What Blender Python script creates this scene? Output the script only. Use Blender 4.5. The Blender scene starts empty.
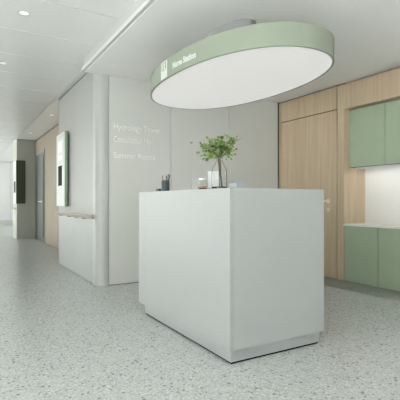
import bpy, bmesh, math, random
from mathutils import Vector, Matrix
random.seed(4)
PI = math.pi
S = bpy.context.scene
COL = S.collection
WL = {}

# ---------------------------------------------------------------- materials
def s2l(c):
    return tuple(((v / 255) / 12.92 if v / 255 <= .04045 else ((v / 255 + .055) / 1.055) ** 2.4) for v in c)

def mat(name, rgb, rough=.5, metal=0., spec=.5, trans=0., ior=1.45, emit=0., noise=0., nscale=6., bump=0.):
    m = bpy.data.materials.new(name); m.use_nodes = True
    nt = m.node_tree; b = nt.nodes['Principled BSDF']
    c = (*rgb, 1)
    b.inputs['Base Color'].default_value = c
    b.inputs['Roughness'].default_value = rough
    b.inputs['Metallic'].default_value = metal
    b.inputs['Specular IOR Level'].default_value = spec
    b.inputs['Transmission Weight'].default_value = trans
    b.inputs['IOR'].default_value = ior
    if emit:
        b.inputs['Emission Color'].default_value = c
        b.inputs['Emission Strength'].default_value = emit
    if noise or bump:
        tc = nt.nodes.new('ShaderNodeTexCoord'); n = nt.nodes.new('ShaderNodeTexNoise')
        n.inputs['Scale'].default_value = nscale; n.inputs['Detail'].default_value = 4
        nt.links.new(tc.outputs['Object'], n.inputs['Vector'])
        if noise:
            r = nt.nodes.new('ShaderNodeValToRGB')
            r.color_ramp.elements[0].position = .3; r.color_ramp.elements[1].position = .7
            r.color_ramp.elements[0].color = (*[v * (1 - noise) for v in rgb], 1)
            r.color_ramp.elements[1].color = (*[min(1, v * (1 + noise)) for v in rgb], 1)
            nt.links.new(n.outputs['Fac'], r.inputs['Fac']); nt.links.new(r.outputs['Color'], b.inputs['Base Color'])
        if bump:
            bp = nt.nodes.new('ShaderNodeBump'); bp.inputs['Strength'].default_value = bump
            bp.inputs['Distance'].default_value = .002
            nt.links.new(n.outputs['Fac'], bp.inputs['Height']); nt.links.new(bp.outputs['Normal'], b.inputs['Normal'])
    return m

def wood(name, a, c, rough=.5):
    m = bpy.data.materials.new(name); m.use_nodes = True
    nt = m.node_tree; b = nt.nodes['Principled BSDF']; L = nt.links
    g = nt.nodes.new('ShaderNodeNewGeometry'); mp = nt.nodes.new('ShaderNodeMapping')
    mp.inputs['Scale'].default_value = (16, 16, .55)
    L.new(g.outputs['Position'], mp.inputs['Vector'])
    n = nt.nodes.new('ShaderNodeTexNoise'); n.inputs['Scale'].default_value = 1.6; n.inputs['Detail'].default_value = 6
    n.inputs['Roughness'].default_value = .65
    L.new(mp.outputs['Vector'], n.inputs['Vector'])
    mp2 = nt.nodes.new('ShaderNodeMapping'); mp2.inputs['Scale'].default_value = (120, 120, 2.5)
    L.new(g.outputs['Position'], mp2.inputs['Vector'])
    n2 = nt.nodes.new('ShaderNodeTexNoise'); n2.inputs['Scale'].default_value = 1.0
    L.new(mp2.outputs['Vector'], n2.inputs['Vector'])
    mx = nt.nodes.new('ShaderNodeMath'); mx.operation = 'MULTIPLY_ADD'; mx.inputs[1].default_value = .35
    L.new(n2.outputs['Fac'], mx.inputs[0]); L.new(n.outputs['Fac'], mx.inputs[2])
    r = nt.nodes.new('ShaderNodeValToRGB'); e = r.color_ramp.elements
    e[0].position = .42; e[0].color = (*a, 1); e[1].position = .92; e[1].color = (*c, 1)
    L.new(mx.outputs[0], r.inputs['Fac']); L.new(r.outputs['Color'], b.inputs['Base Color'])
    b.inputs['Roughness'].default_value = rough; b.inputs['Specular IOR Level'].default_value = .35
    return m

def terrazzo(name, base, dark, lite, rough=.3):
    m = bpy.data.materials.new(name); m.use_nodes = True
    nt = m.node_tree; b = nt.nodes['Principled BSDF']; L = nt.links
    g = nt.nodes.new('ShaderNodeNewGeometry')
    cur = nt.nodes.new('ShaderNodeRGB'); cur.outputs[0].default_value = (*base, 1)
    cur = cur.outputs[0]
    n = nt.nodes.new('ShaderNodeTexNoise'); n.inputs['Scale'].default_value = 70; n.inputs['Detail'].default_value = 3
    L.new(g.outputs['Position'], n.inputs['Vector'])
    def layer(cur, scale, thr, share, col, off):
        mp = nt.nodes.new('ShaderNodeMapping'); mp.inputs['Location'].default_value = (off, off * .7, 0)
        L.new(g.outputs['Position'], mp.inputs['Vector'])
        ds = nt.nodes.new('ShaderNodeVectorMath'); ds.operation = 'MULTIPLY_ADD'
        ds.inputs[1].default_value = (.010, .010, 0)
        L.new(n.outputs['Color'], ds.inputs[0]); L.new(mp.outputs['Vector'], ds.inputs[2])
        v = nt.nodes.new('ShaderNodeTexVoronoi'); v.voronoi_dimensions = '2D'; v.inputs['Scale'].default_value = scale
        L.new(ds.outputs[0], v.inputs['Vector'])
        sp = nt.nodes.new('ShaderNodeSeparateColor'); L.new(v.outputs['Color'], sp.inputs['Color'])
        # chip size varies cell by cell
        sz = nt.nodes.new('ShaderNodeMath'); sz.operation = 'MULTIPLY_ADD'; sz.inputs[1].default_value = thr * .7; sz.inputs[2].default_value = thr * .5
        L.new(sp.outputs['Green'], sz.inputs[0])
        lt = nt.nodes.new('ShaderNodeMath'); lt.operation = 'LESS_THAN'
        L.new(v.outputs['Distance'], lt.inputs[0]); L.new(sz.outputs[0], lt.inputs[1])
        pk = nt.nodes.new('ShaderNodeMath'); pk.operation = 'LESS_THAN'; pk.inputs[1].default_value = share
        L.new(sp.outputs['Red'], pk.inputs[0])
        mu = nt.nodes.new('ShaderNodeMath'); mu.operation = 'MULTIPLY'
        L.new(lt.outputs[0], mu.inputs[0]); L.new(pk.outputs[0], mu.inputs[1])
        mix = nt.nodes.new('ShaderNodeMix'); mix.data_type = 'RGBA'
        L.new(mu.outputs[0], mix.inputs['Factor']); L.new(cur, mix.inputs['A']); mix.inputs['B'].default_value = (*col, 1)
        return mix.outputs['Result']
    mid = tuple(x * .68 + y * .32 for x, y in zip(base, dark))
    cur = layer(cur, 85, .42, .55, lite, 3.1)
    cur = layer(cur, 66, .40, .30, mid, 7.7)
    cur = layer(cur, 42, .34, .30, mid, 1.3)
    cur = layer(cur, 46, .34, .22, lite, 12.9)
    cur = layer(cur, 52, .34, .08, dark, 5.9)
    cur = layer(cur, 30, .27, .10, dark, 9.2)
    L.new(cur, b.inputs['Base Color'])
    b.inputs['Roughness'].default_value = rough; b.inputs['Specular IOR Level'].default_value = .5
    return m

M = {}
M['paint'] = mat('wall_paint', (.62, .63, .585), .55, noise=.015, nscale=3)
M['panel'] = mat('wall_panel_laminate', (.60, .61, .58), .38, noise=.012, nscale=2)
M['panel_corridor_dim'] = mat('corridor_panel_dimmed', (.325, .33, .312), .45, spec=.35, noise=.012, nscale=2)  # same laminate as the back wall, darkened to offset strong window light
M['pier'] = mat('pier_laminate', (.40, .41, .36), .5, spec=.3, noise=.012, nscale=2)
M['post'] = mat('corner_post_laminate', (.39, .40, .38), .38, noise=.012, nscale=2)
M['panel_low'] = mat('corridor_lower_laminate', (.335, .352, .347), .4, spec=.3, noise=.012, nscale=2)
M['seam'] = mat('shadow_gap', (.10, .10, .09), .8)
M['ceiling'] = mat('ceiling_plaster', (.90, .90, .885), .7, noise=.01, nscale=2)
M['ceiling_panel'] = mat('ceiling_metal_panel', (.83, .84, .815), .25, spec=.6, noise=.01, nscale=2)
M['fascia'] = mat('fascia_dimmed', (.44, .45, .43), .5)  # ceiling white dimmed in the colour to offset window light
M['white'] = mat('white_lacquer', (.80, .81, .80), .4)
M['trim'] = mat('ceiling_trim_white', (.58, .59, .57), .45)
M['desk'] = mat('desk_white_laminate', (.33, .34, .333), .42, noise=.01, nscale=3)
M['desk_end_shade'] = mat('desk_laminate_end_shade', (.35, .37, .36), .42, noise=.01, nscale=3)  # same laminate as the front; the shading difference is set in the colour
M['plinth'] = mat('brushed_aluminium', (.37, .385, .385), .5, metal=.35, noise=.02, nscale=20)
M['black'] = mat('black_plastic', (.008, .009, .009), .6, spec=.04)
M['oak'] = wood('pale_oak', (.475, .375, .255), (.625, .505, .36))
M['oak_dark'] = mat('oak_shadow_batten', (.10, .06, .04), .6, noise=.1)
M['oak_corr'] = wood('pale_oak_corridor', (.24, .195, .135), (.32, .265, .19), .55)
M['rail'] = wood('rail_oak', (.33, .27, .205), (.43, .36, .285), .4)
M['green_cab'] = mat('sage_cabinet_lacquer', (.375, .46, .33), .42, noise=.03, nscale=4)
M['carcass'] = mat('cabinet_carcass', (.10, .125, .09), .5, noise=.03)
M['green_rim'] = mat('sage_lamp_lacquer', (.25, .285, .225), .5, spec=.35, noise=.02, nscale=3)
M['green_sign'] = mat('sign_green', (.27, .37, .27), .4, noise=.02)
M['green_dark'] = mat('sign_dark_green', (.055, .070, .036), .5, spec=.3, noise=.05)
M['sign_white'] = mat('sign_white_face', (.56, .58, .55), .35)
M['sign_pale'] = mat('sign_pale_green', (.66, .70, .65), .35)
M['diffuser'] = mat('opal_diffuser', (.93, .93, .90), .5, emit=.0)
M['canopy'] = mat('canopy_grey_metal', (.25, .262, .256), .5, noise=.02)
M['worktop'] = mat('white_quartz', (.80, .80, .78), .3, noise=.005, nscale=12)
M['splash'] = mat('white_backsplash', (.82, .82, .80), .3)
M['door_grey'] = mat('grey_door_lacquer', (.13, .14, .135), .4, noise=.03)
M['frame_grey'] = mat('grey_door_frame', (.18, .19, .185), .4, noise=.03)
M['door_glass'] = mat('dark_door_glass', (.05, .06, .06), .1)
M['steel'] = mat('satin_steel', (.85, .85, .84), .35, metal=.25, noise=.04, nscale=30)
M['letter'] = mat('satin_letter_metal', (.86, .86, .83), .32, metal=.45, noise=.01)
M['glass'] = mat('clear_glass', (.98, .99, .985), .02, trans=1., ior=1.2)
M['frost'] = mat('frosted_acrylic', (.90, .92, .92), .35, trans=.35, ior=1.3)
M['blue_acrylic'] = mat('pale_blue_acrylic', (.50, .57, .60), .3, trans=.3, ior=1.3)
M['slate'] = mat('slate_ceramic', (.045, .065, .07), .45, noise=.08, nscale=40)
M['slate_dark'] = mat('dark_teal_plastic', (.02, .035, .04), .4)
M['wood_pen'] = mat('pencil_wood', (.34, .17, .11), .5)
M['pen_black'] = mat('pen_black', (.02, .022, .025), .35)
M['pen_grey'] = mat('pen_grey', (.14, .17, .18), .35)
M['amber'] = mat('amber_wax', (.55, .36, .14), .35, noise=.15, nscale=60)
M['twig'] = mat('twig_brown', (.10, .095, .045), .6, noise=.15, nscale=60)
M['floor'] = terrazzo('terrazzo_light', (.46, .48, .47), (.23, .25, .245), (.58, .60, .59), .25)
M['strip_dark'] = terrazzo('terrazzo_dark', (.25, .27, .24), (.11, .12, .11), (.36, .38, .35), .35)
for k, v in (('led', 1), ('downlamp', 1)):
    M[k] = mat(k + '_emitter', (1., .97, .92), .5, emit={'led': 7., 'downlamp': .28}[k])
bd = M['diffuser'].node_tree.nodes['Principled BSDF']
bd.inputs['Base Color'].default_value = (.30, .30, .29, 1)
bd.inputs['Emission Color'].default_value = (1., 1., .965, 1)
bd.inputs['Emission Strength'].default_value = .35

def leaf_mat():
    m = bpy.data.materials.new('leaf_green'); m.use_nodes = True
    nt = m.node_tree; b = nt.nodes['Principled BSDF']
    g = nt.nodes.new('ShaderNodeNewGeometry'); r = nt.nodes.new('ShaderNodeValToRGB')
    e = r.color_ramp.elements
    e[0].position = 0; e[0].color = (.035, .075, .015, 1); e[1].position = 1; e[1].color = (.34, .36, .17, 1)
    for p, c in ((.35, (.11, .20, .035, 1)), (.7, (.21, .32, .07, 1)), (.85, (.14, .235, .05, 1))):
        x = e.new(p); x.color = c
    nt.links.new(g.outputs['Random Per Island'], r.inputs['Fac']); nt.links.new(r.outputs['Color'], b.inputs['Base Color'])
    b.inputs['Roughness'].default_value = .45
    b.inputs['Subsurface Weight'].default_value = 0
    return m
M['leaf'] = leaf_mat()

# ---------------------------------------------------------------- helpers
def setp(o, label=None, cat=None, group=None, kind=None):
    if label: o['label'] = label
    if cat: o['category'] = cat
    if group: o['group'] = group
    if kind: o['kind'] = kind
    return o

def thing(name, loc, label, cat, group=None):
    o = bpy.data.objects.new(name, None); COL.objects.link(o)
    o.empty_display_size = .1
    o.location = loc; WL[o.name] = Vector(loc)
    return setp(o, label, cat, group)

def link(name, bm, m, parent=None, smooth=False, origin=None):
    """bm is in world coordinates; the object gets its origin at the bottom centre of the mesh."""
    bmesh.ops.recalc_face_normals(bm, faces=bm.faces)
    vs = [v.co for v in bm.verts]
    lo = Vector([min(v[i] for v in vs) for i in range(3)]); hi = Vector([max(v[i] for v in vs) for i in range(3)])
    c = Vector(((lo.x + hi.x) / 2, (lo.y + hi.y) / 2, lo.z))
    bmesh.ops.translate(bm, verts=bm.verts, vec=-c)
    me = bpy.data.meshes.new(name); bm.to_mesh(me); bm.free()
    for p in me.polygons: p.use_smooth = smooth
    ms = m if isinstance(m, (list, tuple)) else [m]
    for x in ms: me.materials.append(x)
    o = bpy.data.objects.new(name, me); COL.objects.link(o)
    WL[o.name] = c
    if parent is not None:
        o.parent = parent; o.location = c - WL[parent.name]
    else:
        o.location = c
    if smooth:
        md = o.modifiers.new('edge', 'EDGE_SPLIT'); md.split_angle = math.radians(40)
    return o

def add_box(bm, lo, hi, bev=0., seg=2):
    r = bmesh.ops.create_cube(bm, size=1)
    vs = r['verts']
    for v in vs:
        v.co = Vector([lo[i] + (v.co[i] + .5) * (hi[i] - lo[i]) for i in range(3)])
    if bev:
        es = list({e for v in vs for e in v.link_edges})
        bmesh.ops.bevel(bm, geom=es, offset=bev, segments=seg, affect='EDGES', profile=.5)

def box(name, lo, hi, m, parent=None, bev=0.002):
    bm = bmesh.new(); add_box(bm, lo, hi, bev)
    return link(name, bm, m, parent)

def boxes(name, lst, m, parent=None, bev=0.):
    bm = bmesh.new()
    for lo, hi in lst: add_box(bm, lo, hi, bev)
    return link(name, bm, m, parent)

def add_lathe(bm, prof, c, n=32, close=False):
    rings = []
    for r, z in prof:
        rings.append([bm.verts.new((c[0] + r * math.cos(2 * PI * k / n), c[1] + r * math.sin(2 * PI * k / n), c[2] + z)) for k in range(n)])
    for a, b in zip(rings, rings[1:]):
        for k in range(n):
            bm.faces.new((a[k], a[(k + 1) % n], b[(k + 1) % n], b[k]))
    if prof[0][0] > 0 and not close: bm.faces.new(rings[0][::-1])
    if prof[-1][0] > 0 and not close: bm.faces.new(rings[-1])
    if close:
        for k in range(n):
            bm.faces.new((rings[-1][k], rings[-1][(k + 1) % n], rings[0][(k + 1) % n], rings[0][k]))

def lathe(name, prof, c, m, parent=None, n=32, close=False):
    bm = bmesh.new(); add_lathe(bm, prof, c, n, close)
    return link(name, bm, m, parent, smooth=True)

def add_tube(bm, pts, rad, n=8):
    pts = [Vector(p) for p in pts]; rs = rad if isinstance(rad, list) else [rad] * len(pts)
    rings = []
    ref = Vector((.31, .17, .93)).normalized()
    for i, p in enumerate(pts):
        d = (pts[min(i + 1, len(pts) - 1)] - pts[max(i - 1, 0)]).normalized()
        if abs(d.dot(ref)) > .95: r0 = Vector((1, 0, 0))
        else: r0 = ref
        u = d.cross(r0).normalized(); w = d.cross(u)
        rings.append([bm.verts.new(p + rs[i] * (math.cos(2 * PI * k / n) * u + math.sin(2 * PI * k / n) * w)) for k in range(n)])
    for a, b in zip(rings, rings[1:]):
        for k in range(n): bm.faces.new((a[k], a[(k + 1) % n], b[(k + 1) % n], b[k]))
    bm.faces.new(rings[0][::-1]); bm.faces.new(rings[-1])

def tube(name, pts, rad, m, parent=None, n=8):
    bm = bmesh.new(); add_tube(bm, pts, rad, n)
    return link(name, bm, m, parent, smooth=True)

def disc_x(bm, c, r, x0, x1, n=24):
    """a cylinder whose axis is the X axis"""
    a = [bm.verts.new((x0, c[0] + r * math.cos(2 * PI * k / n), c[1] + r * math.sin(2 * PI * k / n))) for k in range(n)]
    b = [bm.verts.new((x1, c[0] + r * math.cos(2 * PI * k / n), c[1] + r * math.sin(2 * PI * k / n))) for k in range(n)]
    for k in range(n): bm.faces.new((a[k], a[(k + 1) % n], b[(k + 1) % n], b[k]))
    bm.faces.new(a[::-1]); bm.faces.new(b)

def text_bm(s, size, depth, fn, width=None, bold=0.):
    """letters of s as solid mesh; fn maps (u along the line, v up, w out of the surface) to world"""
    cu = bpy.data.curves.new('t', 'FONT'); cu.body = s; cu.size = size; cu.extrude = depth / 2; cu.offset = bold
    cu.resolution_u = 3
    o = bpy.data.objects.new('t', cu); COL.objects.link(o)
    dg = bpy.context.evaluated_depsgraph_get(); me = bpy.data.meshes.new_from_object(o.evaluated_get(dg))
    bpy.data.objects.remove(o); bpy.data.curves.remove(cu)
    bm = bmesh.new(); bm.from_mesh(me); bpy.data.meshes.remove(me)
    x0 = min(v.co.x for v in bm.verts); x1 = max(v.co.x for v in bm.verts)
    k = (width / (x1 - x0)) if width else 1
    for v in bm.verts:
        v.co = Vector(fn((v.co.x - x0) * k, v.co.y, v.co.z + depth / 2))
    bmesh.ops.remove_doubles(bm, verts=bm.verts, dist=1e-6)
    return bm

def struct(o):
    o['kind'] = 'structure'; return o

# ---------------------------------------------------------------- measures (metres, camera 1.05 m above the floor)
XW = 1.51      # corridor wall plane
YB = 5.05      # back wall plane
XR = 4.43      # oak wall plane
ZC = 2.62      # lowered ceiling
ZH = 2.78      # corridor ceiling
XL = -6.0      # window wall
YN = -3.0      # wall behind the visitor
YF = 20.0      # far end
G = .003

# floor
struct(box('floor', (XL - .4, YN - .2, -.12), (6.2, YF + .3, 0), M['floor'], bev=0))
struct(box('trim_1', (4.005, YN, 0), (XR - .001, YB - .002, .002), M['strip_dark'], bev=0))  # darker terrazzo strip along the oak wall

# back wall with three flush panels
wb = struct(box('wall_back', (1.66, YB + .014, 0), (XR + .1, YB + .25, 2.9), M['seam'], bev=0))
for a, b in ((1.653, 2.519), (2.519, 3.460), (3.460, 4.406)):
    struct(box('wall_panel', (a + G, YB, .008), (b - G, YB + .014, ZC - .002), M['panel'], wb, .0012))
# rounded corner post
bm = bmesh.new()
add_box(bm, (XW - .004, YB - .006, 0), (1.65, YB + .17, ZH))
es = [e for e in bm.edges if abs(e.verts[0].co.z - e.verts[1].co.z) > 1 and (e.verts[0].co.y < YB and e.verts[0].co.x < 1.6)]
bmesh.ops.bevel(bm, geom=es, offset=.12, segments=12, affect='EDGES', profile=.5)
struct(link('trim_2', bm, M['post'], smooth=True))

# corridor wall with upper and lower panels
wc = struct(box('wall_corridor', (XW + .012, YB + .17, 0), (1.945, 7.25, ZH + .1), M['seam'], bev=0))
for a, b in ((YB + .17, 6.16), (6.16, 7.25)):
    struct(box('upper_panel', (XW, a + .0015, .835), (XW + .012, b - .0015, ZH - .028), M['panel_corridor_dim'], wc, .001))
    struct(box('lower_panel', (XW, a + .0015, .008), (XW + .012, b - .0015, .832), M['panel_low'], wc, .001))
# the cheek at the far end of the block
struct(box('end_panel', (XW, 7.25, 0), (1.945, 7.262, ZH - .002), M['panel_corridor_dim'], wc, .001))

# recessed corridor wall in oak with a grey door
ww = struct(box('wall_corridor_recess', (1.975, 7.2, 0), (2.2, 12.7, 2.95), M['oak_dark'], bev=0))
DY0, DY1, DZ = 11.0, 12.25, 2.38
for lo, hi in (((1.95, 7.264, .01), (1.975, 9.1, ZH - .06)), ((1.95, 9.105, .01), (1.975, DY0 - .003, ZH - .06)),
               ((1.95, DY0, DZ + .003), (1.975, DY1, ZH - .06)), ((1.95, DY1 + .003, .01), (1.975, 12.5, ZH - .06))):
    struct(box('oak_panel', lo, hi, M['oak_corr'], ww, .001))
d1 = struct(boxes('door_1', [((1.935, DY0, 0), (1.974, DY0 + .07, DZ)), ((1.935, DY1 - .07, 0), (1.974, DY1, DZ)),
                             ((1.935, DY0 + .07, DZ - .07), (1.974, DY1 - .07, DZ))], M['frame_grey']))
struct(box('door_leaf', (1.955, DY0 + .072, .008), (1.974, DY1 - .072, DZ - .072), M['door_grey'], d1, .001))
struct(box('vision_panel', (1.951, DY0 + .09, .12), (1.9555, DY0 + .32, DZ - .12), M['door_glass'], d1, .001))
bm = bmesh.new(); disc_x(bm, (11.5, 1.05), .028, 1.945, 1.955)
struct(link('handle_rosette', bm, M['steel'], d1, smooth=True))
struct(tube('door_handle', [(1.95, 11.5, 1.05), (1.905, 11.5, 1.05), (1.898, 11.52, 1.05), (1.896, 11.65, 1.05)], .011, M['steel'], d1))

# grey pier further along the corridor
struct(box('wall_pier', (1.475, 12.5, 0), (2.3, 13.4, ZH - .001), M['pier'], bev=.004))

# far end of the corridor: white panelled wall with a recessed kick
wf = struct(box('wall_far', (XL, YF + .02, 0), (5.2, YF + .25, 3.0), M['seam'], bev=0))
x = XL
while x < 5:
    struct(box('wall_panel', (x + G, YF, .22), (x + .9 - G, YF + .02, ZH - .004), M['white'], wf, .001)); x += .9
struct(box('baseboard_far', (XL, YF + .005, 0), (5.2, YF + .02, .215), M['paint'], bev=0))
struct(box('wall_hall_right', (5.2, 12.5, 0), (5.4, YF + .25, 3.0), M['white'], bev=0))

# oak wall on the right
wr = struct(boxes('wall_right', [((XR + .025, 3.775, 0), (5.1, YB + .25, 2.9)), ((4.867, YN, 0), (5.1, 3.775, 2.9))], M['oak_dark']))
struct(box('edge_strip', (XR, 5.008, .004), (XR + .025, YB - .001, ZC - .018), M['oak'], wr, .001))
struct(box('transom_panel', (XR, 3.8965, 2.297), (XR + .025, 4.999, ZC - .018), M['oak'], wr, .001))
bm = bmesh.new()
add_box(bm, (XR, 3.774, .004), (XR + .43, 3.880, 2.272))
add_box(bm, (XR, YN + .01, 2.272), (XR + .43, 3.880, ZC - .018))
struct(link('portal_frame', bm, M['oak'], wr))
d2 = struct(box('door_2', (XR, 3.8965, .006), (XR + .025, 4.999, 2.284), M['oak'], bev=.001))
for z, nm in ((1.057, 'knob_rosette'), (.933, 'lock_rosette')):
    bm = bmesh.new(); disc_x(bm, (4.036, z), .027, XR - .012, XR + .001)
    struct(link(nm, bm, M['steel'], d2, smooth=True))
struct(tube('door_handle', [(XR - .006, 4.036, 1.057), (XR - .045, 4.036, 1.057), (XR - .052, 4.05, 1.057), (XR - .053, 4.13, 1.057)], .010, M['steel'], d2))
bm = bmesh.new(); disc_x(bm, (4.036, .933), .009, XR - .017, XR - .011)
struct(link('lock_cylinder', bm, M['canopy'], d2, smooth=True))

# niche back
struct(box('wall_niche', (4.856, YN + .01, .60), (4.8665, 3.7735, 2.27), M['splash'], bev=0))

# lowered ceiling, fascia and corridor ceiling
struct(box('ceiling', (1.355, YN, ZC), (5.1, YB + .012, 2.95), M['ceiling'], bev=.002))
struct(box('trim_4', (1.343, YN, ZC + .0455), (1.3545, YB + .012, ZH - .001), M['fascia'], bev=0))  # thin cover added over the slab side to tone down its brightness
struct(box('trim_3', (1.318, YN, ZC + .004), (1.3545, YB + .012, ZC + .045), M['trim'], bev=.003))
ch = struct(box('ceiling_corridor', (XL, YN, ZH + .06), (5.2, YF, 3.05), M['seam'], bev=0))
y = 4.55 - .77 * 9
while y < YF:
    a, b = max(y + .009, YN + .01), min(y + .77 - .009, YF - .002)
    if b > a:
        struct(box('ceiling_panel', (XL + .01, a, ZH), (1.353 if b < YB + .1 else 1.45, b, ZH + .03), M['ceiling_panel'], ch, .001))
    y += .77
struct(box('ceiling_strip', (1.456, YB + .4, ZH), (5.2, YF - .002, ZH + .012), M['ceiling_panel'], ch, .001))

# window wall on the left and wall behind: daylight comes in here
wins = [(-2.6, -.2), (.1, 2.5), (13.4, 16.2), (16.6, 19.6)]
ZS, ZT = .12, 2.62
seg = []; prev = YN - .2
for a, b in wins:
    seg.append(((XL - .25, prev, 0), (XL, a, 3.0))); prev = b
    seg.append(((XL - .25, a, 0), (XL, b, ZS))); seg.append(((XL - .25, a, ZT), (XL, b, 3.0)))
seg.append(((XL - .25, prev, 0), (XL, YF + .25, 3.0)))
struct(boxes('wall_left', seg, M['paint']))
struct(boxes('wall_front', [((XL, YN - .2, 0), (-2.2, YN, 3.0)), ((-2.2, YN - .2, 0), (3.9, YN, ZS)), ((-2.2, YN - .2, ZT), (3.9, YN, 3.0)),
                            ((3.9, YN - .2, 0), (5.1, YN, 3.0))], M['paint']))

def area(name, loc, rot, sx, sy, rad, col=(1, 1, 1)):
    l = bpy.data.lights.new(name, 'AREA'); l.shape = 'RECTANGLE'; l.size = sx; l.size_y = sy
    l.energy = rad * PI * sx * sy; l.color = col
    o = bpy.data.objects.new(name, l); COL.objects.link(o); o.location = loc; o.rotation_euler = rot
    return o
DAY = (.985, .985, 1.0)
for i, (a, b) in enumerate(wins):
    w = struct(boxes('window_%d' % (i + 1), [((XL - .16, a, ZS), (XL - .10, a + .05, ZT)), ((XL - .16, b - .05, ZS), (XL - .10, b, ZT)),
              ((XL - .16, a + .05, ZS), (XL - .10, b - .05, ZS + .05)), ((XL - .16, a + .05, ZT - .05), (XL - .10, b - .05, ZT)),
              ((XL - .16, (a + b) / 2 - .025, ZS + .05), (XL - .10, (a + b) / 2 + .025, ZT - .05))], M['frame_grey']))
    area('daylight', (XL - .3, (a + b) / 2, (ZS + ZT) / 2), (PI / 2, 0, -PI / 2), b - a, ZT - ZS, (5.0 if a < 10 else 5.3), DAY)
struct(boxes('window_5', [((-2.2, YN - .16, ZS), (-2.15, YN - .10, ZT)), ((3.85, YN - .16, ZS), (3.9, YN - .10, ZT)),
       ((-2.15, YN - .16, ZS), (3.85, YN - .10, ZS + .05)), ((-2.15, YN - .16, ZT - .05), (3.85, YN - .10, ZT)),
       ((-.2, YN - .16, ZS + .05), (-.15, YN - .10, ZT - .05)), ((1.85, YN - .16, ZS + .05), (1.9, YN - .10, ZT - .05))], M['frame_grey']))
area('daylight', (.85, YN - .3, (ZS + ZT) / 2), (PI / 2, 0, 0), 6.1, ZT - ZS, .5, DAY)
sl = bpy.data.lights.new('sun', 'SUN'); sl.energy = 112; sl.angle = math.radians(1.5); sl.color = (1, .985, .97)
so = bpy.data.objects.new('sun', sl); COL.objects.link(so)
so.rotation_euler = Vector((.66, .14, -.70)).to_track_quat('-Z', 'Y').to_euler()

# ---------------------------------------------------------------- reception desk
DX0, DX1, DY_0, DY_1, DT = 1.512, 2.358, 2.19, 3.72, 1.138
dk = thing('reception_desk', ((DX0 + DX1) / 2, (DY_0 + DY_1) / 2, 0), 'tall white box reception desk on a brushed metal plinth', 'desk')
box('front_panel', (DX0, DY_0, .09), (DX0 + .028, DY_1, DT), M['desk'], dk, .0015)
box('end_panel', (DX0 + .0285, DY_0, .09), (DX1, DY_0 + .028, DT), M['desk_end_shade'], dk, .0015)
box('end_panel', (DX0 + .0285, DY_1 - .028, .09), (DX1, DY_1, DT), M['desk_end_shade'], dk, .0015)
box('back_panel', (DX1 - .028, DY_0 + .0285, .09), (DX1, DY_1 - .0285, DT), M['desk'], dk, .0015)
box('countertop', (DX0 + .0285, DY_0 + .0285, DT - .03), (DX1 - .0285, DY_1 - .0285, DT), M['desk'], dk, .0015)
box('plinth', (1.527, 2.203, .014), (2.326, 3.606, .0895), M['plinth'], dk, .0015)
box('plinth_foot', (1.537, 2.213, 0), (2.316, 3.596, .0138), M['black'], dk, 0)

# ---------------------------------------------------------------- oval ceiling lamp
LC = Vector((2.202, 3.197)); LA, LB = .612, 1.086; LZ0, LZ1 = 2.126, 2.296
LN = 2.2   # slightly fuller than a plain ellipse
NE = 128
def rimpos(t, z, w):
    c, d = math.cos(t), math.sin(t); e = 2 / LN
    x = LA * math.copysign(abs(c) ** e, c); y = LB * math.copysign(abs(d) ** e, d)
    nx = math.copysign(abs(x / LA) ** (LN - 1), x) / LA; ny = math.copysign(abs(y / LB) ** (LN - 1), y) / LB; q = math.hypot(nx, ny)
    return (LC.x + x + w * nx / q, LC.y + y + w * ny / q, z)
def ell(off, z, n=NE):
    out = []
    for k in range(n):
        out.append(rimpos(2 * PI * k / n, z, off))
    return out
def loops(bm, rings, cap0=False, cap1=False, closed=False):
    R = [[bm.verts.new(p) for p in r] for r in rings]; n = len(R[0])
    prs = list(zip(R, R[1:])) + ([(R[-1], R[0])] if closed else [])
    for a, b in prs:
        for k in range(n): bm.faces.new((a[k], a[(k + 1) % n], b[(k + 1) % n], b[k]))
    if cap0: bm.faces.new(R[0][::-1])
    if cap1: bm.faces.new(R[-1])
lamp = thing('ceiling_lamp', (LC.x, LC.y, LZ0), 'large oval ceiling lamp with sage green rim above the reception desk', 'lamp')
bm = bmesh.new()
loops(bm, [ell(0, LZ0 + .002), ell(0, LZ1 - .004), ell(-.004, LZ1), ell(-.016, LZ1), ell(-.016, LZ0), ell(-.002, LZ0)], closed=True)
link('rim', bm, M['green_rim'], lamp, smooth=True)
bm = bmesh.new(); loops(bm, [ell(-.0165, LZ0 + .003), ell(-.0165, LZ0 + .013)], True, True)
link('diffuser', bm, M['diffuser'], lamp, smooth=True)
bm = bmesh.new(); loops(bm, [ell(-.0165, LZ1 - .020), ell(-.0165, LZ1 - .004)], True, True)
link('top_plate', bm, M['green_rim'], lamp, smooth=True)
def ell2(a, b, z):
    return [(LC.x + a * math.cos(2 * PI * k / 64), LC.y + b * math.sin(2 * PI * k / 64), z) for k in range(64)]
bm = bmesh.new(); loops(bm, [ell2(.165, .34, LZ1 - .004), ell2(.165, .34, ZC)], True, True)
link('ceiling_canopy', bm, M['canopy'], lamp, smooth=True)
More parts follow.
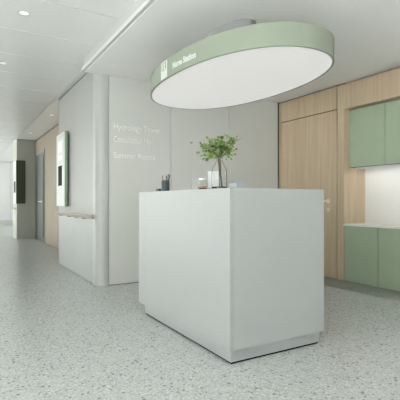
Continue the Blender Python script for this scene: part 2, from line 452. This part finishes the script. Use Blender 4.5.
# writing on the rim, wrapped round the oval
def arc(t0, u):
    t, n = t0, 60
    for _ in range(n):
        p, q = rimpos(t - .002, 0, 0), rimpos(t + .002, 0, 0)
        t += (u / n) / (math.hypot(q[0] - p[0], q[1] - p[1]) / .004)
    return t
T0 = math.radians(181.6)
bm = text_bm('Nurse Station', .070, .002, lambda u, v, w: rimpos(arc(T0, u), LZ0 + .050 + v, w), width=.345, bold=.0026)
link('lettering', bm, M['sign_white'], lamp)
def rim_patch(bm, t0, t1, z0, z1, w0, w1, n=6):
    A = []
    for k in range(n + 1):
        t = t0 + (t1 - t0) * k / n
        A.append([bm.verts.new(rimpos(t, z, w)) for z, w in ((z0, w0), (z1, w0), (z1, w1), (z0, w1))])
    for a, b in zip(A, A[1:]):
        for k in range(4): bm.faces.new((a[k], a[(k + 1) % 4], b[(k + 1) % 4], b[k]))
    bm.faces.new(A[0][::-1]); bm.faces.new(A[-1])
R_ = math.radians
bm = bmesh.new(); rim_patch(bm, R_(171.0), R_(177.4), LZ0 + .010, LZ1 - .010, .0003, .0022)
pl = link('pictogram_plate', bm, M['sign_white'], lamp)
bm = bmesh.new()   # the thin outlined figure on the plate
for a, b, z0, z1 in ((171.9, 172.5, .085, .148), (175.7, 176.4, .085, .148), (172.5, 175.7, .142, .148), (173.8, 174.5, .075, .130), (172.5, 173.8, .085, .091)):
    rim_patch(bm, R_(a), R_(b), LZ0 + z0, LZ0 + z1, .0022, .0030, 2)
link('pictogram', bm, M['green_rim'], pl)

# ---------------------------------------------------------------- wall writing
def wall_line(s, x0, x1, z, size, label):
    bm = text_bm(s, size, .006, lambda u, v, w: (x0 + u, YB - .0005 - w, z + v), width=x1 - x0, bold=.0006)
    return setp(link('wall_lettering', bm, M['letter']), label, 'lettering', 'metal lettering on the back wall')
wall_line('Hydrology Tower', 1.715, 2.36, 1.955, .112, 'topmost and longest line of metal letters on the grey back wall')
wall_line('Consultation No', 1.715, 2.222, 1.80, .108, 'middle line of metal letters on the grey back wall')
wall_line('Summer Rooms', 1.715, 2.28, 1.60, .100, 'lowest and faintest line of metal letters on the grey back wall')

# ---------------------------------------------------------------- wayfinding signs
sg = thing('wall_sign', (1.475, 6.81, .976), 'white upright wayfinding sign with green edge and black screen above the handrail', 'sign', 'wayfinding signs')
box('sign_body', (1.446, 6.52, .976), (1.484, 7.10, 2.13), M['green_sign'], sg, .0006)
for z in (1.2, 1.9):
    box('bracket', (1.4842, 6.6, z), (XW - .0003, 7.02, z + .05), M['canopy'], sg, 0)
f = box('sign_face', (1.440, 6.524, .98), (1.4458, 7.096, 2.126), M['sign_white'], sg, .001)
bm = bmesh.new(); add_box(bm, (1.4384, 6.69, 1.30), (1.4398, 6.96, 1.615), .0004, 1)
link('screen', bm, M['black'], sg)
for z0, z1, mm in ((1.815, 2.02, 'sign_pale'), (1.70, 1.79, 'sign_pale')):
    p = box('pictogram_plate', (1.4388, 6.66, z0), (1.4398, 6.975, z1), M[mm], sg, .0003)
    bm = bmesh.new()
    if z1 > 2:
        add_box(bm, (1.4380, 6.70, z0 + .02), (1.4388, 6.80, z1 - .02), 0); add_box(bm, (1.4380, 6.84, z0 + .02), (1.4388, 6.935, z1 - .02), 0)
    else:
        add_box(bm, (1.4380, 6.70, z0 + .018), (1.4388, 6.935, z1 - .018), 0)
    link('pictogram', bm, M['white'], p)
s2 = thing('wall_sign', (1.50, 12.45, .99), 'dark green wayfinding sign wrapped round the edge of the far grey pier', 'sign', 'wayfinding signs')
box('sign_body', (1.456, 12.435, .99), (1.687, 12.499, 2.185), M['green_dark'], s2, .002)
box('sign_face', (1.452, 12.50, .992), (1.4745, 13.08, 2.183), M['sign_white'], s2, .001)
box('screen', (1.450, 12.60, 1.30), (1.4518, 12.88, 1.615), M['black'], s2, 0)

# ---------------------------------------------------------------- handrails
def handrail(y0, y1, label, ys):
    t = thing('handrail', (1.455, (y0 + y1) / 2, .82), label, 'handrail', 'corridor handrails')
    bm = bmesh.new()
    add_box(bm, (1.440, y0, .861), (1.478, y1, .881), .005, 3)
    link('top_rail', bm, M['rail'], t)
    bm = bmesh.new()
    add_box(bm, (1.444, y0 + .004, .838), (1.478, y1 - .004, .853), .004, 3)
    link('lower_rail', bm, M['steel'] if False else M['rail'], t)
    for y in ys:
        bm = bmesh.new(); add_box(bm, (1.450, y - .02, .824), (1.5095 if y < 10 else 1.4745, y + .02, .8378), .002)
        link('bracket', bm, M['canopy'], t)
handrail(5.07, 7.24, 'long oak handrail on the corridor wall below the white sign', (5.55, 5.95, 6.4, 6.95))
handrail(12.62, 13.36, 'short oak handrail on the far grey pier', (12.75, 13.2))

# ---------------------------------------------------------------- downlights
def downlight(x, y, z, label):
    t = thing('downlight', (x, y, z), label, 'downlight', 'ceiling downlights')
    lathe('ring', [(.042, -.004), (.058, -.004), (.060, -.0005), (.060, 0), (.042, 0)], (x, y, z), M['trim'], t, 28, close=True)
    lathe('lamp_disc', [(.0415, -.0022), (.0415, -.0002)], (x, y, z), M['downlamp'], t, 28)
downlight(.546, 4.109, ZH, 'nearest round downlight in the slatted corridor ceiling, top left')
downlight(.517, 5.726, ZH, 'round downlight in the slatted corridor ceiling at the left picture edge')
downlight(1.664, 8.676, ZH, 'round downlight in the plain ceiling strip just above the oak corridor wall')
downlight(1.644, 11.225, ZH, 'round downlight in the plain ceiling strip close to the far grey pier')

# ---------------------------------------------------------------- kitchenette
def cabinet(name, y1, y0, x0, x1, z0, z1, label, group):
    t = thing(name, ((x0 + x1) / 2, (y0 + y1) / 2, z0), label, 'cabinet', group)
    box('body', (x0 + .019, y0 + .0008, z0), (x1, y1 - .0008, z1), M['carcass'], t, 0)
    box('door', (x0, y0 + .0035, z0 + .002), (x0 + .018, y1 - .0035, z1 - .002), M['green_cab'], t, .0015)
U = 'sage wall cabinets in the oak niche'; B = 'sage base cabinets under the white worktop'
cabinet('wall_cabinet', 3.772, 3.235, 4.53, 4.8555, 1.502, 2.262, 'sage green wall cabinet beside the oak reveal, whole door in view', U)
cabinet('wall_cabinet', 3.235, 2.695, 4.53, 4.8555, 1.502, 2.262, 'sage green wall cabinet cut off by the right picture edge', U)
cabinet('base_cabinet', 3.772, 3.262, 4.434, 4.8555, .003, .732, 'sage green base cabinet beside the oak frame, whole door in view', B)
cabinet('base_cabinet', 3.262, 2.752, 4.434, 4.8555, .003, .732, 'sage green base cabinet cut off by the right picture edge', B)
setp(box('worktop', (4.418, 2.752, .7325), (4.8555, 3.7735, .757), M['worktop'], None, .003), 'white worktop slab on the sage base cabinets', 'worktop')
ul = thing('under_cabinet_light', (4.625, 3.22, 1.478), 'slim light strip under the sage wall cabinets', 'light strip')
boxes('housing', [((4.60, 2.72, 1.478), (4.608, 3.72, 1.5018)), ((4.608, 2.72, 1.4975), (4.65, 3.72, 1.5018))], M['white'], ul)
box('emitter', (4.611, 2.725, 1.4915), (4.648, 3.68, 1.4972), M['led'], ul, .001)

# ---------------------------------------------------------------- things on the desk
# tray, bottle, branches
tr = setp(box('tray', (1.59, 2.475, DT), (1.765, 2.73, DT + .008), M['black'], None, .002), 'thin black tray under the glass bottle on the desk', 'tray')
VC = (1.672, 2.560, DT + .008)
v = thing('bottle_vase', VC, 'clear glass bottle vase holding leafy branches on the reception desk', 'vase')
lathe('glass_body', [(.052, 0), (.056, .006), (.056, .128), (.050, .148), (.030, .185), (.0235, .200), (.0225, .222), (.025, .226),
                     (.0205, .226), (.0195, .200), (.027, .183), (.047, .147), (.053, .128), (.053, .012), (.048, .008), (.02, .008), (.02, 0)], VC, M['glass'], v, 40)
pt = thing('leafy_branches', (VC[0], VC[1], VC[2] + .010), 'bunch of green leafy branches standing in the glass bottle', 'plant')
up = Vector((0, 0, 1))
def leaf(bm, base, d, size, nrm):
    d = d.normalized(); s = d.cross(nrm).normalized(); n = s.cross(d)
    prof = [(0, .0), (.18, .30), (.45, .46), (.72, .36), (.90, .16), (1.0, 0)]
    L, C, Rr = [], [], []
    for t, w in prof:
        p = base + d * (t * size) - n * (size * .22 * t * t)
        C.append(p)
        L.append(p + s * (w * size) + n * (w * size * .22)); Rr.append(p - s * (w * size) + n * (w * size * .22))
    cv = [bm.verts.new(p) for p in C]
    lv = [cv[0]] + [bm.verts.new(p) for p in L[1:-1]] + [cv[-1]]
    rv = [cv[0]] + [bm.verts.new(p) for p in Rr[1:-1]] + [cv[-1]]
    for k in range(len(prof) - 1):
        for a in (lv, rv):
            f_ = [a[k], a[k + 1], cv[k + 1], cv[k]]
            f_ = list(dict.fromkeys(f_))
            if len(f_) > 2: bm.faces.new(f_)
# picture-right at the desk is (cos, -sin) of the view yaw
cr, sr = math.cos(R_(30.5)), math.sin(R_(30.5))
RT = Vector((cr, -sr, 0)); FW = Vector((sr, cr, 0))
tips = [(-.148, .03, .345), (-.120, -.05, .235), (-.085, .05, .370), (-.045, -.06, .365), (.0, .07, .350), (.035, -.04, .370),
        (.075, .05, .355), (.115, -.05, .335), (.160, .02, .365), (.09, .0, .255), (-.06, .02, .235), (.128, .05, .285),
        (-.10, .0, .310), (.06, -.07, .300), (-.02, -.06, .300), (.02, .05, .270), (.105, .03, .375), (-.115, .06, .285),
        (-.07, -.06, .27), (.055, .03, .235), (-.03, .05, .26), (.03, -.07, .25), (-.05, -.02, .335), (.05, -.02, .335)]
lbm = bmesh.new()
O = Vector(VC)
for i, (rx, fy, hz) in enumerate(tips):
    a = i * 2.4
    p0 = O + Vector((.023 * math.cos(a), .023 * math.sin(a), .0115))
    p1 = O + Vector((-.003 * math.cos(a), -.003 * math.sin(a), .232)) + RT * (rx * .07)
    p2 = O + RT * (rx * .35) + FW * (fy * .4) + up * (.250 + (hz - .27) * .55)
    p3 = O + RT * (rx - .012) + FW * fy + up * hz
    if i in (0, 3, 5, 8, 10):
        pts = [p0, p0.lerp(p1, .5), p1, p2, p3]
    else:
        pts = [p1 + RT * (rx * .03), p2, p3]
    tube('stem', pts, [.0030] * (len(pts) - 2) + [.0022, .0010], M['twig'], pt, 6)
    n = 15
    for k in range(n):
        t = .12 + .9 * k / (n - 1)
        if t < .45: c = p1.lerp(p2, .45 + t)
        else: c = p2.lerp(p3, (t - .45) / .55)
        d = Vector((random.uniform(-1, 1), random.uniform(-1, 1), random.uniform(-.55, .8)))
        off = d.normalized() * random.uniform(.004, .034)
        nr = Vector((random.uniform(-.7, .7) - .45, random.uniform(-.7, .7) - .5, random.uniform(.1, 1)))
        b_ = c + off
        if b_.z < O.z + .275 and math.hypot(b_.x - O.x, b_.y - O.y) < .052: continue
        leaf(lbm, b_, d, random.uniform(.020, .036), nr.normalized())
link('foliage', lbm, M['leaf'], pt)
# frosted card beside the bottle
fc = thing('card_holder', (1.70, 2.685, DT + .008), 'upright frosted white card standing left of the glass bottle', 'card holder')
bm = bmesh.new(); add_box(bm, (-.042, -.003, .006), (.042, .003, .135), .001, 1)
bmesh.ops.rotate(bm, verts=bm.verts, cent=(0, 0, 0), matrix=Matrix.Rotation(R_(-30), 3, 'Z'))
bmesh.ops.translate(bm, verts=bm.verts, vec=(1.70, 2.685, DT + .008)); link('card', bm, M['frost'], fc)
bm = bmesh.new(); add_box(bm, (-.044, -.012, 0), (.044, .012, .0058), .001, 1)
bmesh.ops.rotate(bm, verts=bm.verts, cent=(0, 0, 0), matrix=Matrix.Rotation(R_(-30), 3, 'Z'))
bmesh.ops.translate(bm, verts=bm.verts, vec=(1.70, 2.685, DT + .008)); link('base', bm, M['frost'], fc)
# small round jar with amber contents
JC = (1.552, 2.60, DT)
j = thing('glass_jar', JC, 'small round glass jar with amber contents beside the bottle', 'jar')
lathe('glass_body', [(.018, 0), (.028, .008), (.034, .030), (.031, .052), (.024, .064), (.024, .070), (.021, .070), (.021, .063), (.028, .051), (.031, .030), (.026, .011), (.017, .005), (.006, .005), (.006, 0)], JC, M['glass'], j, 28)
lathe('amber_filling', [(.016, .0058), (.0245, .0115), (.0285, .024), (.027, .0245)], JC, M['amber'], j, 24)
lathe('lid', [(.0262, .0705), (.0262, .079), (.022, .082)], JC, M['white'], j, 24)
# clear tumbler
TC = (1.590, 2.775, DT)
setp(lathe('glass_tumbler', [(.026, 0), (.029, .086), (.0265, .086), (.0245, .006), (.01, .006), (.01, 0)], TC, M['glass'], None, 28), 'clear empty tumbler left of the small round jar', 'tumbler')
# pencil cup with pens
PC = (1.620, 3.357, DT)
pc = setp(lathe('pencil_cup', [(.036, 0), (.037, .004), (.037, .098), (.036, .100), (.032, .100), (.032, .006), (.01, .006), (.01, 0)], PC, M['slate'], None, 32), 'dark slate pencil cup at the far end of the desk', 'cup')
for i, (dx, tilt, h, mm, nm, lb) in enumerate((
        (-.012, -.018, .148, 'wood_pen', 'pencil', 'reddish wooden pencil leaning left in the slate cup'),
        (.006, .004, .142, 'pen_black', 'pen', 'black pen standing upright in the middle of the slate cup'),
        (.013, .012, .158, 'pen_grey', 'pen', 'tall grey pen leaning right in the slate cup'),
        (.019, .020, .150, 'pen_black', 'pen', 'black pen leaning furthest right in the slate cup'))):
    p0 = Vector(PC) + RT * (dx * .6) + FW * (.012 * (-1) ** i) + up * .0065
    p1 = Vector(PC) + RT * (dx + tilt) + FW * (.012 * (-1) ** i) + up * h
    t = thing(nm, p0, lb, 'pencil' if nm == 'pencil' else 'pen', 'pens in the slate cup')
    q = p0.lerp(p1, .88)
    tube('barrel', [p0, q], .0042, M[mm], t, 8)
    tube('tip' if nm == 'pencil' else 'cap', [q.lerp(p1, .02), p1], [.0040, .0012] if nm == 'pencil' else [.0048, .0042], M['pen_black' if nm == 'pencil' else mm], t, 8)
# small dark box beside the cup
bx = thing('storage_box', (1.60, 3.425, DT), 'small dark box left of the slate pencil cup', 'box')
boxes('body', [((1.575, 3.405, DT), (1.625, 3.47, DT + .022))], M['slate_dark'], bx, .003)
box('lid', (1.577, 3.407, DT + .0222), (1.623, 3.468, DT + .028), M['slate'], bx, .002)
# shallow pale tray
bt = thing('acrylic_tray', (1.709, 2.385, DT), 'shallow pale blue acrylic tray near the front corner of the desk', 'tray')
x0, x1, y0, y1, h = 1.668, 1.75, 2.34, 2.43, .040
box('base', (x0, y0, DT), (x1, y1, DT + .004), M['blue_acrylic'], bt, 0)
box('side', (x0, y0, DT + .0042), (x1, y0 + .004, DT + h), M['blue_acrylic'], bt, 0)
box('side', (x0, y1 - .004, DT + .0042), (x1, y1, DT + h), M['blue_acrylic'], bt, 0)
box('side', (x0, y0 + .0042, DT + .0042), (x0 + .004, y1 - .0042, DT + h), M['blue_acrylic'], bt, 0)
box('edge', (x1 - .004, y0 + .0042, DT + .0042), (x1, y1 - .0042, DT + h), M['slate'], bt, 0)

# ---------------------------------------------------------------- world, camera, view
w = bpy.data.worlds.new('World'); S.world = w; w.use_nodes = True
bg = w.node_tree.nodes['Background']; bg.inputs['Color'].default_value = (.95, .98, 1, 1); bg.inputs['Strength'].default_value = .8
cam = bpy.data.cameras.new('Camera'); co = bpy.data.objects.new('Camera', cam); COL.objects.link(co)
cam.sensor_width = 36; cam.lens = 416 / 400 * 36; cam.shift_y = 1.5 / 400; cam.clip_start = .05; cam.clip_end = 100
co.location = (0, 0, 1.05); co.rotation_euler = (PI / 2, 0, -R_(30.5))
S.camera = co
S.view_settings.view_transform = 'Standard'; S.view_settings.look = 'None'
S.view_settings.exposure = .6; S.view_settings.gamma = 1; S.view_settings.use_curve_mapping = False
